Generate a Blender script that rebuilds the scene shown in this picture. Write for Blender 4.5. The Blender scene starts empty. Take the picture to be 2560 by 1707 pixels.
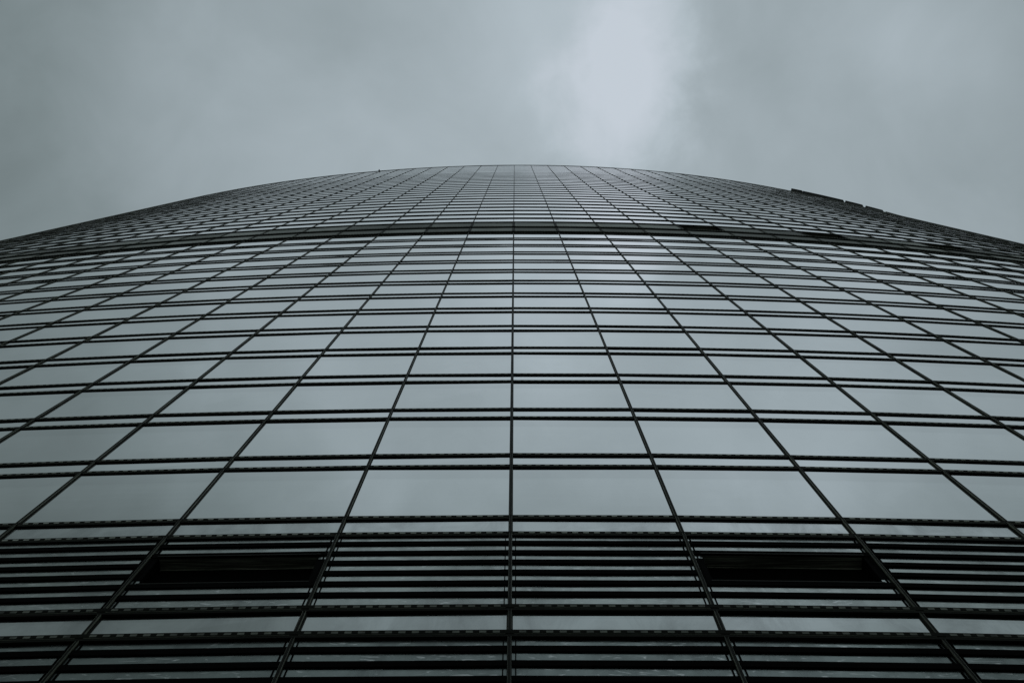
import bpy, math, random
import numpy as np
random.seed(7)
rng = np.random.default_rng(11)
W = 3.0                      # bay width in metres
EYE = 1.6                    # camera height
C = bpy.context.scene.collection

# ------------------------------------------------------------------ plan curve
D, RAD, A2, B3, C4, PH = 2.310046, 99.7843, 11.13788e-5, 25.8878e-7, -22.268e-8, 0.030541
S = np.linspace(-27, 27, 5401)
phi = S/RAD + A2*S**2 + B3*S**3 + C4*S**4
ds = S[1]-S[0]
cx = np.concatenate([[0], np.cumsum(np.cos((phi[1:]+phi[:-1])/2))])*ds
cy = np.concatenate([[0], np.cumsum(np.sin((phi[1:]+phi[:-1])/2))])*ds
mid = len(S)//2
cx -= cx[mid]; cy -= cy[mid]; cy += D
N0, N1 = -22, 25             # mullion numbers at the two ends
def base(n):
    s = n-PH
    return (float(np.interp(s, S, cx)), float(np.interp(s, S, cy)),
            float(np.interp(s, S, phi)))
NODE = {}
for n in range(N0, N1+1):
    x, y, p = base(n)
    NODE[n] = (x*W, y*W, math.sin(p), -math.cos(p), math.cos(p), math.sin(p))
def pt(n, off, z):
    """point on the faceted facade: n bays along, off bays outward, z bays above the eye"""
    k = max(N0, min(N1-1, math.floor(n))); t = n-k
    a, b = NODE[k], NODE[k+1]
    return (a[0]+(b[0]-a[0])*t + off*W*(a[2]+(b[2]-a[2])*t),
            a[1]+(b[1]-a[1])*t + off*W*(a[3]+(b[3]-a[3])*t), z*W+EYE)

# ------------------------------------------------------------------ materials
def mat(name):
    m = bpy.data.materials.new(name); m.use_nodes = True
    nt = m.node_tree; return m, nt, nt.nodes['Principled BSDF']
def L(nt, a, b): nt.links.new(a, b)
def metal(name, col, rough, spec=.4, metallic=0.0, var=.3, scale=.8):
    m, nt, p = mat(name)
    tc = nt.nodes.new('ShaderNodeTexCoord')
    nz = nt.nodes.new('ShaderNodeTexNoise'); nz.inputs['Scale'].default_value = scale
    nz.inputs['Detail'].default_value = 6
    L(nt, tc.outputs['Object'], nz.inputs['Vector'])
    r = nt.nodes.new('ShaderNodeValToRGB')
    r.color_ramp.elements[0].position = .3; r.color_ramp.elements[1].position = .75
    r.color_ramp.elements[0].color = tuple(c*(1-var) for c in col)+(1,)
    r.color_ramp.elements[1].color = tuple(c*(1+var) for c in col)+(1,)
    L(nt, nz.outputs['Fac'], r.inputs[0]); L(nt, r.outputs[0], p.inputs['Base Color'])
    p.inputs['Roughness'].default_value = rough
    p.inputs['Specular IOR Level'].default_value = spec
    p.inputs['Metallic'].default_value = metallic
    return m
M = {}
M['frame'] = metal('dark_anodised_metal', (.011, .0115, .006), .6, .10)
M['rail'] = metal('worn_metal_edge', (.20, .21, .16), .45, .35, var=.6, scale=1.5)
M['black'] = metal('black_coated_metal', (.0022, .0022, .0018), .8, .03)
M['slot'] = metal('grey_vent_mesh', (.60, .62, .54), .6, .3, var=.5, scale=2.5)
M['slot_dim'] = metal('darker_vent_mesh', (.24, .25, .21), .6, .3, var=.75, scale=2.5)  # darker, more uneven mesh for the lowest transoms
M['band'] = metal('dull_grey_panel', (.62, .63, .60), .7, .12, var=.3, scale=.35)
def tint_band(m):
    nt = m.node_tree; nd = nt.nodes; p = nd['Principled BSDF']; src = p.inputs['Base Color'].links[0].from_socket
    at = nd.new('ShaderNodeAttribute'); at.attribute_name = 'tint'
    mr = nd.new('ShaderNodeMapRange'); mr.inputs[3].default_value = .55; mr.inputs[4].default_value = 1.35
    L(nt, at.outputs['Fac'], mr.inputs[0])
    v = nd.new('ShaderNodeVectorMath'); v.operation = 'SCALE'
    L(nt, src, v.inputs[0]); L(nt, mr.outputs[0], v.inputs['Scale']); L(nt, v.outputs[0], p.inputs['Base Color'])
tint_band(M['band'])
M['core'] = metal('dark_core', (.02, .02, .02), .9, .1)

def glass(name, lo, hi, rough, dirt):
    m, nt, p = mat(name)
    nd = nt.nodes
    tc = nd.new('ShaderNodeTexCoord'); uv = nd.new('ShaderNodeUVMap')
    at = nd.new('ShaderNodeAttribute'); at.attribute_name = 'tint'
    # pane to pane shade
    mr = nd.new('ShaderNodeMapRange'); mr.inputs[3].default_value = .94; mr.inputs[4].default_value = 1.04
    L(nt, at.outputs['Fac'], mr.inputs[0])
    # faintly darker strip at the head of each pane
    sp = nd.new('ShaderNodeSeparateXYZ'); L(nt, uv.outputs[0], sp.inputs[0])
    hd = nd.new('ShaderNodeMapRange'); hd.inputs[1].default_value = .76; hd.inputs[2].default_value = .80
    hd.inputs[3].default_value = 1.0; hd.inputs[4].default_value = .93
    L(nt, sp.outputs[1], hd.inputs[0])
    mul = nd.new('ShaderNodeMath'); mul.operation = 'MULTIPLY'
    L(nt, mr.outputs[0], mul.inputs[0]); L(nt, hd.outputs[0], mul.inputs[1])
    # grime
    mp = nd.new('ShaderNodeMapping'); mp.inputs['Scale'].default_value = (1, 1, .45)
    mp.inputs['Rotation'].default_value = (0, .5, 0)
    L(nt, tc.outputs['Object'], mp.inputs[0])
    nz = nd.new('ShaderNodeTexNoise'); nz.inputs['Scale'].default_value = 1.1
    nz.inputs['Detail'].default_value = 9; nz.inputs['Roughness'].default_value = .65
    nz.inputs['Distortion'].default_value = .8
    L(nt, mp.outputs[0], nz.inputs['Vector'])
    gr = nd.new('ShaderNodeMapRange'); gr.inputs[1].default_value = .3; gr.inputs[2].default_value = .62
    gr.inputs[3].default_value = 1-dirt; gr.inputs[4].default_value = 1.0
    L(nt, nz.outputs['Fac'], gr.inputs[0])
    m2 = nd.new('ShaderNodeMath'); m2.operation = 'MULTIPLY'
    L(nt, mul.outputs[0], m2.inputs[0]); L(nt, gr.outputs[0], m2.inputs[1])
    cm = nd.new('ShaderNodeMix'); cm.data_type = 'RGBA'
    cm.inputs[6].default_value = (0, 0, 0, 1); cm.inputs[7].default_value = lo+(1,)
    L(nt, m2.outputs[0], cm.inputs[0]); L(nt, cm.outputs[2], p.inputs['Base Color'])
    p.inputs['Metallic'].default_value = 1.0
    p.inputs['Specular Tint'].default_value = hi+(1,)
    rr = nd.new('ShaderNodeMapRange'); rr.inputs[1].default_value = .35; rr.inputs[2].default_value = .65
    rr.inputs[3].default_value = rough+dirt*.35; rr.inputs[4].default_value = rough
    L(nt, nz.outputs['Fac'], rr.inputs[0]); L(nt, rr.outputs[0], p.inputs['Roughness'])
    # slight roller waves
    mw = nd.new('ShaderNodeMapping'); mw.inputs['Scale'].default_value = (.25, .25, 2.2)
    L(nt, tc.outputs['Object'], mw.inputs[0])
    nw = nd.new('ShaderNodeTexNoise'); nw.inputs['Scale'].default_value = .8; nw.inputs['Detail'].default_value = 2
    L(nt, mw.outputs[0], nw.inputs['Vector'])
    bp = nd.new('ShaderNodeBump'); bp.inputs['Strength'].default_value = .25; bp.inputs['Distance'].default_value = .004
    L(nt, nw.outputs['Fac'], bp.inputs['Height']); L(nt, bp.outputs[0], p.inputs['Normal'])
    return m
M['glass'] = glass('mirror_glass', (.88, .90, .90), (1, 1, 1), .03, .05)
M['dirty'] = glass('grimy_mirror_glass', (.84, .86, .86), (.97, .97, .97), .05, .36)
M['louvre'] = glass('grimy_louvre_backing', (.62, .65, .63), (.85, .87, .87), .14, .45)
M['louvre_low'] = glass('painted_shade_louvre_backing', (.40, .44, .43), (.8, .82, .82), .16, .5)  # darker copy for the lower storey, its dimmer reflection put into the colour
# scratches and droppings on the grimy louvre backing
def add_scratches(m):
    nt = m.node_tree; nd = nt.nodes; p = nd['Principled BSDF']
    src = p.inputs['Base Color'].links[0].from_socket
    tc = nd.new('ShaderNodeTexCoord'); mp = nd.new('ShaderNodeMapping')
    mp.inputs['Scale'].default_value = (1.2, 1.2, 5); mp.inputs['Rotation'].default_value = (.3, .9, .2)
    L(nt, tc.outputs['Object'], mp.inputs[0])
    nz = nd.new('ShaderNodeTexNoise'); nz.inputs['Scale'].default_value = 2.2; nz.inputs['Detail'].default_value = 7
    nz.inputs['Distortion'].default_value = 2.0; L(nt, mp.outputs[0], nz.inputs['Vector'])
    mr = nd.new('ShaderNodeMapRange'); mr.inputs[1].default_value = .59; mr.inputs[2].default_value = .70
    mr.inputs[3].default_value = 0; mr.inputs[4].default_value = .8
    L(nt, nz.outputs['Fac'], mr.inputs[0])
    mx = nd.new('ShaderNodeMix'); mx.data_type = 'RGBA'
    L(nt, mr.outputs[0], mx.inputs[0]); L(nt, src, mx.inputs[6]); mx.inputs[7].default_value = (.95, .95, .95, 1)
    L(nt, mx.outputs[2], p.inputs['Base Color'])
add_scratches(M['louvre']); add_scratches(M['louvre_low'])
# brushed flap
m, nt, p = mat('brushed_dark_flap'); M['flap'] = m
tc = nt.nodes.new('ShaderNodeTexCoord'); mp = nt.nodes.new('ShaderNodeMapping')
mp.inputs['Scale'].default_value = (.5, 22, 22); L(nt, tc.outputs['Object'], mp.inputs[0])
nz = nt.nodes.new('ShaderNodeTexNoise'); nz.inputs['Scale'].default_value = 2; nz.inputs['Detail'].default_value = 5
L(nt, mp.outputs[0], nz.inputs['Vector'])
rp = nt.nodes.new('ShaderNodeValToRGB'); rp.color_ramp.elements[0].color = (.10, .105, .08, 1)
rp.color_ramp.elements[1].color = (.62, .65, .5, 1); rp.color_ramp.elements[0].position = .45; rp.color_ramp.elements[1].position = .8
L(nt, nz.outputs['Fac'], rp.inputs[0]); L(nt, rp.outputs[0], p.inputs['Base Color'])
p.inputs['Roughness'].default_value = .5; p.inputs['Specular IOR Level'].default_value = .2

# ------------------------------------------------------------------ mesh builder
class MB:
    def __init__(s): s.v = []; s.f = []; s.mi = []; s.uv = []; s.t = []
    def quad(s, a, b, c, d, mi=0, uv=((0, 0), (1, 0), (1, 1), (0, 1)), t=.5):
        i = len(s.v); s.v += [a, b, c, d]; s.f.append((i, i+1, i+2, i+3)); s.mi.append(mi); s.uv += list(uv); s.t.append(t)
    def poly(s, pts, mi=0):
        i = len(s.v); s.v += list(pts); s.f.append(tuple(range(i, i+len(pts)))); s.mi.append(mi)
        s.uv += [(0, 0)]*len(pts); s.t.append(.5)
    def build(s, name, mats, parent=None):
        me = bpy.data.meshes.new(name); me.from_pydata(s.v, [], s.f)
        for m_ in mats: me.materials.append(m_)
        me.polygons.foreach_set('material_index', s.mi)
        ul = me.uv_layers.new(name='UVMap'); ul.data.foreach_set('uv', [c for q in s.uv for c in q])
        at = me.attributes.new('tint', 'FLOAT', 'FACE'); at.data.foreach_set('value', s.t)
        me.update()
        o = bpy.data.objects.new(name, me); C.objects.link(o); o.parent = parent
        return o
def vbar(mb, n, pts, z0, z1, mi=0, cap=True):
    """vertical bar at n: pts = closed profile of (along in bays, off in bays)"""
    x, y, nx, ny, tx, ty = NODE[n] if n in NODE else None
    P = [(x+W*(a*tx+o*nx), y+W*(a*ty+o*ny)) for a, o in pts]
    k = len(P)
    for i in range(k):
        a, b = P[i], P[(i+1) % k]
        mb.quad((a[0], a[1], z0*W+EYE), (b[0], b[1], z0*W+EYE), (b[0], b[1], z1*W+EYE), (a[0], a[1], z1*W+EYE), mi)
    if cap:
        mb.poly([(q[0], q[1], z0*W+EYE) for q in reversed(P)], mi); mb.poly([(q[0], q[1], z1*W+EYE) for q in P], mi)
def hbar(mb, n0, n1, prof, z, mi=0, caps=True):
    """horizontal bar from n0 to n1: prof = closed profile of (off, dz); mi may be a list"""
    st = [n0]+[k for k in range(math.floor(n0)+1, math.ceil(n1))]+[n1]
    k = len(prof)
    for a, b in zip(st[:-1], st[1:]):
        for i in range(k):
            p, q = prof[i], prof[(i+1) % k]
            mb.quad(pt(a, p[0], z+p[1]), pt(b, p[0], z+p[1]), pt(b, q[0], z+q[1]), pt(a, q[0], z+q[1]), mi)
    if caps:
        mb.poly([pt(n0, p[0], z+p[1]) for p in prof], mi); mb.poly([pt(n1, p[0], z+p[1]) for p in reversed(prof)], mi)

# ------------------------------------------------------------------ levels (bays above the eye)
# measured heads of the spandrels and windows, one storey = 1.18 bays
ST = 1.178
lo_w0, lo_w1 = 4.205, 4.460          # narrow window strip between the two louvred storeys
lv_top = 5.375                       # top of the upper louvred storey
sp_top = 5.627
levels = []                          # (z, kind of what lies ABOVE the transom, scale)
levels.append((lo_w0, 'strip', 1.6))
levels.append((lo_w1, 'louvre', 1.6))
levels.append((lv_top, 'spandrel', 1.15))
levels.append((sp_top, 'window', 1.1))
z = sp_top+.93
for k in range(14):
    levels.append((z, 'spandrel', 1.0)); levels.append((z+.246+.006*k, 'window', 1.0))
    z += ST
    if z > 22.0: break
levels = [q for q in levels if q[0] < 22.0]
levels.append((22.13, 'band_low', 2.9)); levels.append((23.22, 'band_high', 2.9)); levels.append((24.45, 'window', 2.4))
z = 24.45+1.2
zs = []
while z < 51.5: zs.append(z); z += 1.2
while z < 60.9: zs.append(z); z += 1.42
for q in zs: levels.append((q, 'window', max(.7, 1.8-1.25*(q-24)/38)))
ZR = 61.55                           # roof edge
levels.append((zs[-1]+1.42 if zs[-1]+1.42 < ZR-.5 else ZR-1.0, 'parapet', .8))
levels = sorted(set(levels))
# the louvred storey under the frame
bottom_lv = [4.205-.062]
# ------------------------------------------------------------------ the tower
tower = bpy.data.objects.new('office_tower', None); C.objects.link(tower); tower.location = (0, D*W, 0)
tower['label'] = 'tall curved glass office tower seen from its foot against a grey sky'
tower['category'] = 'tower'
MEMO = []
def build(mb, name, mats, parent=tower):
    o = mb.build(name, mats, parent)
    if parent is tower: o.matrix_parent_inverse.identity(); o.location = (0, -D*W, 0)
    return o

TP = [(0, 0), (.0085, 0), (.0095, .0160), (.0110, .0185), (.0130, .0345), (.0134, .0385), (0, .0400)]
def transom(z, sc, sz=None):
    mb = MB()
    sz = sz or min(sc, 1.25)
    prof = [(a*sc, b*sz) for a, b in TP]
    hbar(mb, N0, N1, prof, z, 0)
    # fifteen vent slots to a bay on the sloping face, and a bright arris under them
    (a0, b0), (a1, b1) = (prof[3], prof[4])
    e = .0007
    for n in range(N0, N1):
        for i in range(15):
            u0 = n+.030+(i+.24)*.94/15; u1 = n+.030+(i+.76)*.94/15
            s0, s1 = .12, .90
            p0 = (a0+(a1-a0)*s0+e, b0+(b1-b0)*s0); p1 = (a0+(a1-a0)*s1+e, b0+(b1-b0)*s1)
            mb.quad(pt(u0, p0[0], z+p0[1]), pt(u1, p0[0], z+p0[1]), pt(u1, p1[0], z+p1[1]), pt(u0, p1[0], z+p1[1]), 1)
        a, b = prof[2]
        mb.quad(pt(n+.02, a+.0004, z+b-.0012), pt(n+.98, a+.0004, z+b-.0012), pt(n+.98, a+.0012, z+b+.0006), pt(n+.02, a+.0012, z+b+.0006), 2)
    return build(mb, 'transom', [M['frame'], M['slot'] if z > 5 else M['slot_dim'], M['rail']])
for z, kind, sc in levels: transom(z, sc)
transom(4.205-1.178+.248, 1.6)       # head of the strip a storey below, just under the frame

# mullions
def louvred(z): return False
for n in range(N0, N1+1):
    mb = MB()
    zb = -1.0*EYE/W
    # flat base plate: narrower in the louvred storeys
    for z0, z1, hw, pr in ((zb, lo_w0, .011, .005), (lo_w0, lo_w1, .0150, .005), (lo_w1, lv_top, .011, .005), (lv_top, 22.13, .0132, .004),
                       (22.13, 24.45, .030, .006), (24.45, ZR, .0110, .004)):
        vbar(mb, n, [(-hw, -.002), (-hw, pr), (hw, pr), (hw, -.002)], z0, z1, 0)
    # centre tongue and the two side rails
    vbar(mb, n, [(-.0058, .003), (-.0058, .0125), (.0058, .0125), (.0058, .003)], zb, ZR, 0)
    for s in (-1, 1):
        r = [(s*.0068, .002), (s*.0068, .0140), (s*.0082, .0135), (s*.0086, .002)]
        vbar(mb, n, r if s < 0 else r[::-1], zb, ZR, 1)
    build(mb, 'mullion', [M['frame'], M['rail']])

# panes --------------------------------------------------------------------
CAMX = None
f_px, pitch, yaw = 2490.0, 1.3581787, -0.0157470
cyw, syw = math.cos(yaw), math.sin(yaw)
def visible_size(n, z0, z1):
    x, y, zz = pt(n+.5, 0, (z0+z1)/2); zz -= EYE
    dd = math.hypot(x, y, zz); k = NODE[n]
    inc = abs(x*k[2]+y*k[3])/dd
    return (z1-z0)*inc/dd**2, abs(x)/(zz+1e-6)
# open vents sit in every third bay
VENT_LOW = [-2, 1]
VENT_BAND = [4, 7, 10, 13, 16]
crown = []
cells = {'window': [], 'spandrel': [], 'strip': [], 'band': [], 'parapet': []}
zl = sorted((z, k) for z, k, s in levels)+[(ZR, 'end')]
for (z0, kind), (z1, _) in zip(zl[:-1], zl[1:]):
    for n in range(N0, N1):
        if n >= 17 and z0 > 56.5: crown.append((n, z0, z1))
        elif kind in ('window', 'spandrel'): cells[kind].append((n, z0, z1))
        elif kind == 'strip': cells['strip'].append((n, z0, z1))
        elif kind == 'parapet': cells['parapet'].append((n, z0, z1))
        elif kind == 'band_low': cells['band'].append((n, z0, z1))
        elif kind == 'band_high' and n not in VENT_BAND: cells['band'].append((n, z0, z1))
def pane_quad(mb, n, z0, z1, mi=0):
    # tiny tilt per pane so that the reflected sky breaks at the joints
    o = rng.uniform(-.0034, -.0002, 4)
    mb.quad(pt(n, o[0], z0), pt(n+1, o[1], z0), pt(n+1, o[2], z1), pt(n, o[3], z1), mi, t=float(rng.uniform(0, 1)))
def emit(lst, name, m_, keep=100):
    lst = sorted(lst, key=lambda c: -visible_size(*c)[0])
    # those outside the picture at the sides count as small
    lst = sorted(lst, key=lambda c: visible_size(*c)[1] > .56*(1+.0) and 1 or 0)
    for c in lst[:keep]:
        mb = MB(); pane_quad(mb, *c); build(mb, name, [m_])
    if len(lst) > keep:
        mb = MB()
        for c in lst[keep:]: pane_quad(mb, *c)
        o = build(mb, name, [m_]); o['kind'] = 'stuff'
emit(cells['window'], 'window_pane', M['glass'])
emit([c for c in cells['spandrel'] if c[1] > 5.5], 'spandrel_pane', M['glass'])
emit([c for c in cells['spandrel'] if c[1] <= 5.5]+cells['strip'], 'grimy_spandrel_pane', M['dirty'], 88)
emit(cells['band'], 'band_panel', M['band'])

# frosted parapet glass
mb = MB()
for n, z0, z1 in cells['parapet']: pane_quad(mb, n, z0, z1)
build(mb, 'parapet_glass', [M['dirty']])

# louvred storeys ------------------------------------------------------------
SL = [4.571-.006, 4.688, 4.812, 4.936, 5.066, 5.192, 5.375]
BLADE = [(0, 0), (.0055, 0), (.0075, .003), (.0090, .045), (.0080, .048), (0, .050)]
def louvre_panel(n, z0, z1, blades, vent=None, back='louvre'):
    mb = MB()
    zr = sorted(blades)
    if vent is None:
        pane_quad(mb, n, z0, z1, 0)
    else:
        pane_quad(mb, n, z0, vent[0], 0); pane_quad(mb, n, vent[1], z1, 0)
        # narrow pieces of backing left at both sides of the open vent
        for a, b in ((n, n+.055), (n+.945, n+1)):
            mb.quad(pt(a, -.001, vent[0]), pt(b, -.001, vent[0]), pt(b, -.001, vent[1]), pt(a, -.001, vent[1]), 0)
    for zb in zr:
        if vent and vent[0]+.01 < zb < vent[1]-.001:
            continue
        hbar(mb, n+.0105, n+.9895, BLADE, zb, 1)
    if vent:                         # blanking plates beside the opening, bare only at the corners
        for a, b, inner in ((n+.0105, n+.056, n > 0), (n+.944, n+.9895, n < 0)):
            za, zb_ = (vent[0], vent[1]-.045) if inner else (vent[0]+.050, vent[1]-.001)
            mb.quad(pt(a, .003, za), pt(b, .003, za), pt(b, .003, zb_), pt(a, .003, zb_), 1)
    # slim clip strips that carry the blade ends
    for a in (.026, 1-.031):
        for z_a, z_b in ((z0+.02, z1-.004),):
            for (q0, q1, o0, o1) in ((a, a+.005, .0045, .0045), (a, a, -.001, .0045), (a+.005, a+.005, .0045, -.001)):
                mb.quad(pt(n+q0, o0, z_a), pt(n+q1, o1, z_a), pt(n+q1, o1, z_b), pt(n+q0, o0, z_b), 1)
    return build(mb, 'louvre_panel', [M[back], M['black']])
up_blades = [4.692, 4.819, 4.943, 5.074, 5.200, 5.331-.012]
pit = .1262
up_blades = [4.571+pit*k-.004 for k in range(1, 7)]
up_blades = [4.6855, 4.812, 4.936, 5.066, 5.192, 5.318][0:0] + [4.571, 4.692, 4.819, 4.943, 5.071, 5.197][0:0]
# bottoms of the dark bars as measured in the middle bay
up_blades = [4.627, 4.752, 4.878, 5.004, 5.128, 5.256]
vent_z = (4.806, 5.128)
for n in range(N0, N1):
    if abs(n) > 9: continue
    louvre_panel(n, lo_w1, lv_top, up_blades, vent_z if n in VENT_LOW else None)
lowb = [4.084-.127*k for k in range(0, 6)]
zlow = 4.205-1.178+.248
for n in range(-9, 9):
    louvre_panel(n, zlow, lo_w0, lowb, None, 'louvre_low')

# open vents -------------------------------------------------------------------
def vent(n, z0, z1, proj, tilt, inset=.055, depth=.25, seen=True):
    a, b = n+inset, n+1-inset
    mb = MB()
    # reveal of the opening: black box running back into the wall
    e = .001
    mb.quad(pt(a, e, z0), pt(a, -depth, z0), pt(a, -depth, z1), pt(a, e, z1))
    mb.quad(pt(b, -depth, z0), pt(b, e, z0), pt(b, e, z1), pt(b, -depth, z1))
    mb.quad(pt(a, -depth, z0), pt(b, -depth, z0), pt(b, -depth, z1), pt(a, -depth, z1))
    mb.quad(pt(a, -depth, z1), pt(b, -depth, z1), pt(b, e, z1), pt(a, e, z1))
    mb.quad(pt(a, e, z0), pt(b, e, z0), pt(b, -depth, z0), pt(a, -depth, z0))
    v = build(mb, 'open_vent', [M['black']])
    fb = MB()
    # brushed lining under the head of the opening
    fb.quad(pt(a+.003, -.001, z1-.003), pt(b-.003, -.001, z1-.003), pt(b-.003, -depth+.001, z1-.003), pt(a+.003, -depth+.001, z1-.003))
    fb.quad(pt(a+.003, -depth+.002, z1-.003), pt(b-.003, -depth+.002, z1-.003), pt(b-.003, -depth+.002, z1-.02), pt(a+.003, -depth+.002, z1-.02))
    fb.build('vent_lining', [M['flap']], v)
    # slim projecting frame round the opening
    rb = MB()
    hbar(rb, a-.006, b+.006, [(0, 0), (.012, 0), (.012, .012), (0, .012)], z1-.001, 0)
    hbar(rb, a-.006, b+.006, [(0, -.012), (.010, -.012), (.010, 0), (0, 0)], z0-.001, 0)
    rb.build('vent_frame', [M['frame']], v)
    return v
for n in VENT_LOW: vent(n, vent_z[0], vent_z[1], 0, 0, depth=.066)
for n in VENT_BAND:
    if n < N1: vent(n, 23.26, 24.45, .05, 0, inset=.03)
# blades that stop short at the vents
# ------------------------------------------------------------------ crown
def s_at(n): return n
# five projecting cornice flaps on the right shoulder
for a, b, o in ((17.02, 17.66, .165), (17.74, 19.02, .15), (19.05, 20.27, .15), (20.45, 21.50, .15), (21.75, 22.80, .145), (23.05, 24.98, .11)):
    mb = MB()
    hbar(mb, a, b, [(0, -.40), (o*.9, .0), (o, .05), (o, .12), (o-.02, .14), (0, .16)], ZR-.12, 0)
    # arm that carries the flap, and its raised end plate
    hbar(mb, a+.02, a+.07, [(0, -.55), (o*.8, -.02), (o*.8, .03), (0, -.45)], ZR-.12, 0)
    build(mb, 'cornice_flap', [M['frame']])
mb = MB()
for n, z0, z1 in crown: pane_quad(mb, n, z0, z1)
build(mb, 'crown_panel', [M['frame']])
# roof edge trim
mb = MB(); hbar(mb, N0, N1, [(-.01, 0), (.012, 0), (.012, .05), (-.03, .05)], ZR, 0)
build(mb, 'roof_trim', [metal('pale_trim', (.25, .27, .26), .5)])
# small aerial
mb = MB()
hbar(mb, -8.285, -8.235, [(-.02, 0), (.10, .05), (.10, .10), (-.02, .06)], ZR+.05, 0)
hbar(mb, -8.32, -8.20, [(-.02, -.02), (.03, -.02), (.03, .05), (-.02, .05)], ZR+.05, 0)
build(mb, 'aerial', [M['frame']])
# structural core behind the curtain wall, closing the building
mb = MB()
zb = -EYE/W
for n in range(N0, N1):
    mb.quad(pt(n, -.3, zb), pt(n+1, -.3, zb), pt(n+1, -.3, ZR-.05), pt(n, -.3, ZR-.05))
    mb.quad(pt(n, 0, zb), pt(n+1, 0, zb), pt(n+1, 0, zlow), pt(n, 0, zlow))
bl = (NODE[N0][0]+6*W, NODE[N0][1]+12*W); br = (NODE[N1][0]-6*W, NODE[N1][1]+12*W)
zr_, z0_ = (ZR-.05)*W+EYE, 0
L0, R0 = pt(N0, -.3, 0), pt(N1, -.3, 0)
for a, b in (((L0[0], L0[1]), bl), (bl, br), (br, (R0[0], R0[1]))):
    mb.quad((a[0], a[1], z0_), (b[0], b[1], z0_), (b[0], b[1], zr_), (a[0], a[1], zr_))
mb.poly([pt(n, -.3, ZR-.05) for n in range(N0, N1+1)]+[(br[0], br[1], zr_), (bl[0], bl[1], zr_)])
build(mb, 'core_wall', [M['core']])

# ------------------------------------------------------------------ ground
gm, nt, p = mat('paving')
tc = nt.nodes.new('ShaderNodeTexCoord'); br_ = nt.nodes.new('ShaderNodeTexBrick')
br_.inputs['Scale'].default_value = 1.0
br_.inputs['Color1'].default_value = (.09, .09, .088, 1); br_.inputs['Color2'].default_value = (.12, .12, .115, 1)
br_.inputs['Mortar'].default_value = (.04, .04, .04, 1); br_.inputs['Mortar Size'].default_value = .008
L(nt, tc.outputs['Object'], br_.inputs['Vector']); L(nt, br_.outputs['Color'], p.inputs['Base Color'])
p.inputs['Roughness'].default_value = .8
mb = MB(); G = 6000
mb.quad((-G, -G, 0), (G, -G, 0), (G, G, 0), (-G, G, 0))
g = mb.build('ground', [gm]); g['kind'] = 'structure'

# ------------------------------------------------------------------ sky
w = bpy.data.worlds.new('World'); bpy.context.scene.world = w; w.use_nodes = True
nt = w.node_tree; nd = nt.nodes; nd.clear()
SUN_EL, SUN_AZ = math.radians(58), math.radians(18)      # azimuth from +Y towards +X
def math_(op, a, b=None, c=None, clamp=False):
    n_ = nd.new('ShaderNodeMath'); n_.operation = op; n_.use_clamp = clamp
    for i, v in enumerate((a, b, c)):
        if v is None: continue
        if isinstance(v, (int, float)): n_.inputs[i].default_value = v
        else: L(nt, v, n_.inputs[i])
    return n_.outputs[0]
def smooth(v, a, b, lo, hi):
    n_ = nd.new('ShaderNodeMapRange'); n_.interpolation_type = 'SMOOTHSTEP'
    L(nt, v, n_.inputs[0])
    for i, q in zip((1, 2, 3, 4), (a, b, lo, hi)): n_.inputs[i].default_value = q
    return n_.outputs[0]
tc = nd.new('ShaderNodeTexCoord'); sp = nd.new('ShaderNodeSeparateXYZ'); L(nt, tc.outputs['Generated'], sp.inputs[0])
zc = math_('MAXIMUM', sp.outputs[2], .12)
# flat cloud layer overhead: position on the layer in units of its height
px = math_('DIVIDE', sp.outputs[0], zc); py = math_('DIVIDE', sp.outputs[1], zc)
cb = nd.new('ShaderNodeCombineXYZ'); L(nt, px, cb.inputs[0]); L(nt, py, cb.inputs[1])
def noise(scale, detail, rough, dist, off):
    mp = nd.new('ShaderNodeMapping'); mp.inputs['Location'].default_value = off
    L(nt, cb.outputs[0], mp.inputs[0])
    n_ = nd.new('ShaderNodeTexNoise'); n_.inputs['Scale'].default_value = scale; n_.inputs['Detail'].default_value = detail
    n_.inputs['Roughness'].default_value = rough; n_.inputs['Distortion'].default_value = dist
    L(nt, mp.outputs[0], n_.inputs['Vector']); return n_
wv = noise(11, 7, .58, .3, (3, 1, 0))
sv = nd.new('ShaderNodeSeparateColor'); L(nt, wv.outputs['Color'], sv.inputs[0])
wx = math_('MULTIPLY_ADD', sv.outputs[0], .10, px); wx = math_('SUBTRACT', wx, .05)
wy = math_('MULTIPLY_ADD', sv.outputs[1], .11, py); wy = math_('SUBTRACT', wy, .055)
def blob(cx_, cy_, sx, sy, amp, rot=0.0, hard=2.0):
    dx = math_('SUBTRACT', wx, cx_); dy = math_('SUBTRACT', wy, cy_)
    c_, s_ = math.cos(rot), math.sin(rot)
    ax = math_('ADD', math_('MULTIPLY', dx, c_/sx), math_('MULTIPLY', dy, s_/sx))
    ay = math_('ADD', math_('MULTIPLY', dx, -s_/sy), math_('MULTIPLY', dy, c_/sy))
    r2 = math_('ADD', math_('MULTIPLY', ax, ax), math_('MULTIPLY', ay, ay))
    r2 = math_('POWER', r2, hard/2)
    return math_('MULTIPLY', math_('EXPONENT', math_('MULTIPLY', r2, -1)), amp)
t = math_('ADD', smooth(px, -.58, -.18, -.36, 0), .50)  # cloud falloff at the sides, with lens corner darkening put into the sky
t = math_('ADD', t, smooth(px, .28, .60, 0, -.15))
t = math_('ADD', t, smooth(py, -.72, -.22, -.34, 0.05))
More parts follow.
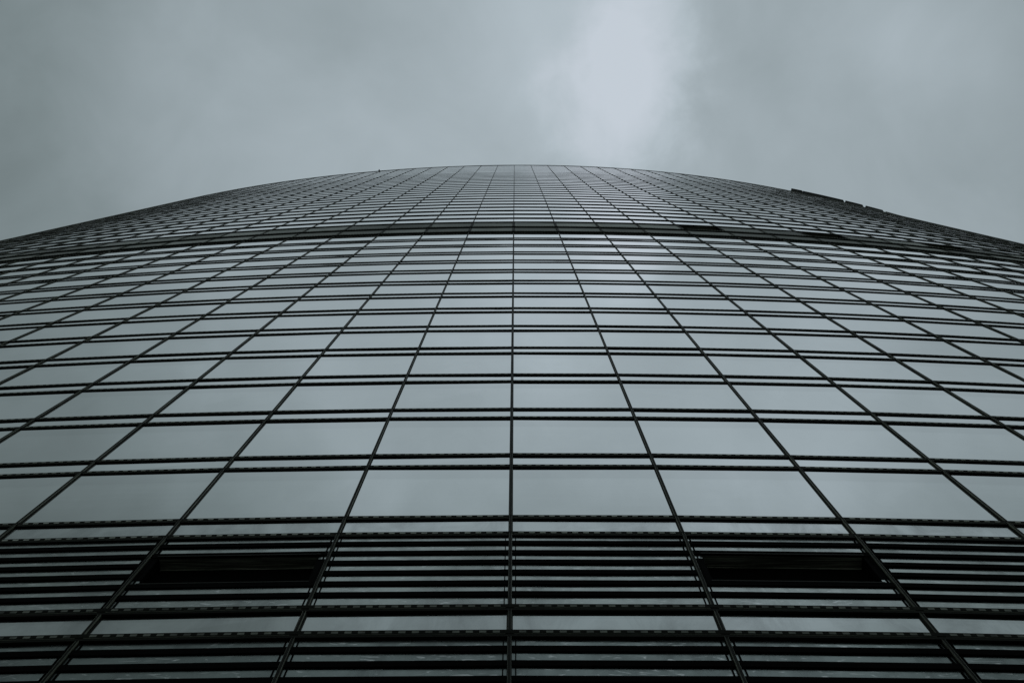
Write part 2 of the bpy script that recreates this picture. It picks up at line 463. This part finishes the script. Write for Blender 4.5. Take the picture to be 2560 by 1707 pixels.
for b in ((.108, -.045, .066, .108, .36, .22, 3.4), (.075, -.03, .12, .10, .12, 0, 2), (.030, -.17, .11, .10, .15, 0, 2), (-.42, -.50, .28, .25, -.16, 0, 2), (.115, -.06, .02, .03, .04, 0, 2),
          (.0, .0, .22, .09, .05, 0, 2),
          (.40, -.08, .09, .07, .09, 0, 2), (.22, -.03, .055, .12, -.10, 0, 2), (-.12, -.08, .09, .06, -.05, .3, 2), (-.27, -.03, .13, .05, .05, 0, 2),
          (.27, -.40, .16, .14, .10, 0, 2), (-.10, -.36, .10, .07, .05, 0, 2)):
    t = math_('ADD', t, blob(*b))
nz = noise(7, 8, .52, .5, (0, 0, 0))
t = math_('ADD', t, math_('MULTIPLY_ADD', nz.outputs['Fac'], .28, -.15))
nz2 = noise(2.4, 4, .5, .2, (5.3, 2.2, 0))
t = math_('ADD', t, math_('MULTIPLY_ADD', nz2.outputs['Fac'], .16, -.08))
cr = nd.new('ShaderNodeValToRGB'); e = cr.color_ramp.elements
def lin(r, g_, b_): return tuple((c/255/12.92 if c/255 <= .04045 else ((c/255+.055)/1.055)**2.4) for c in (r, g_, b_))+(1,)
e[0].position = 0; e[0].color = lin(92, 102, 101); e[1].position = 1; e[1].color = lin(198, 207, 216)
x_ = e.new(.25); x_.color = lin(125, 137, 139)
x_ = e.new(.5); x_.color = lin(155, 167, 172)
x_ = e.new(.75); x_.color = lin(178, 190, 197)
L(nt, t, cr.inputs[0])
sk = nd.new('ShaderNodeTexSky'); sk.sky_type = 'NISHITA'; sk.sun_disc = False
sk.sun_elevation = SUN_EL; sk.sun_rotation = SUN_AZ
sc_ = nd.new('ShaderNodeVectorMath'); sc_.operation = 'SCALE'; sc_.inputs['Scale'].default_value = 10.0
L(nt, cr.outputs[0], sc_.inputs[0])
mx = nd.new('ShaderNodeMix'); mx.data_type = 'RGBA'; mx.inputs[0].default_value = .96
L(nt, sk.outputs[0], mx.inputs[6]); L(nt, sc_.outputs[0], mx.inputs[7])
bg = nd.new('ShaderNodeBackground'); bg.inputs['Strength'].default_value = .1
L(nt, mx.outputs[2], bg.inputs['Color'])
wo = nd.new('ShaderNodeOutputWorld'); L(nt, bg.outputs[0], wo.inputs[0])

# ------------------------------------------------------------------ sun (veiled)
sl = bpy.data.lights.new('sun', 'SUN'); sl.energy = .5; sl.angle = math.radians(20); sl.color = (1, .97, .92)
so = bpy.data.objects.new('sun', sl); C.objects.link(so)
from mathutils import Vector, Matrix
dv = Vector((math.sin(SUN_AZ)*math.cos(SUN_EL), math.cos(SUN_AZ)*math.cos(SUN_EL), math.sin(SUN_EL)))
so.rotation_euler = (-dv).to_track_quat('-Z', 'Y').to_euler(); so.location = (0, 40, 300)

# ------------------------------------------------------------------ camera
cd = bpy.data.cameras.new('camera'); cd.lens = 36*f_px/2560; cd.sensor_width = 36; cd.sensor_fit = 'HORIZONTAL'
cd.clip_start = .1; cd.clip_end = 20000
co = bpy.data.objects.new('camera', cd); C.objects.link(co)
roll = -0.0126206
c_, s_ = math.cos(pitch), math.sin(pitch)
right = Vector((1, 0, 0)); up = Vector((0, -s_, c_)); fw = Vector((0, c_, s_))
# q = Rz(yaw) p  ->  camera axes in world are Rz(-yaw) of these
Rz = Matrix.Rotation(-yaw, 3, 'Z')
r2 = right*math.cos(roll)-up*math.sin(roll); u2 = right*math.sin(roll)+up*math.cos(roll)
ROLLM = Matrix((Rz@r2, Rz@u2, -(Rz@fw))).transposed()
co.matrix_world = Matrix.Translation((0, 0, EYE)) @ ROLLM.to_4x4()
sc0 = bpy.context.scene; sc0.camera = co
sc0.view_settings.view_transform = 'Standard'; sc0.view_settings.look = 'None'
sc0.view_settings.exposure = 0; sc0.view_settings.gamma = 1
sc0.render.engine = 'CYCLES'; sc0.cycles.max_bounces = 6
sc0.render.resolution_x = 1024; sc0.render.resolution_y = 682
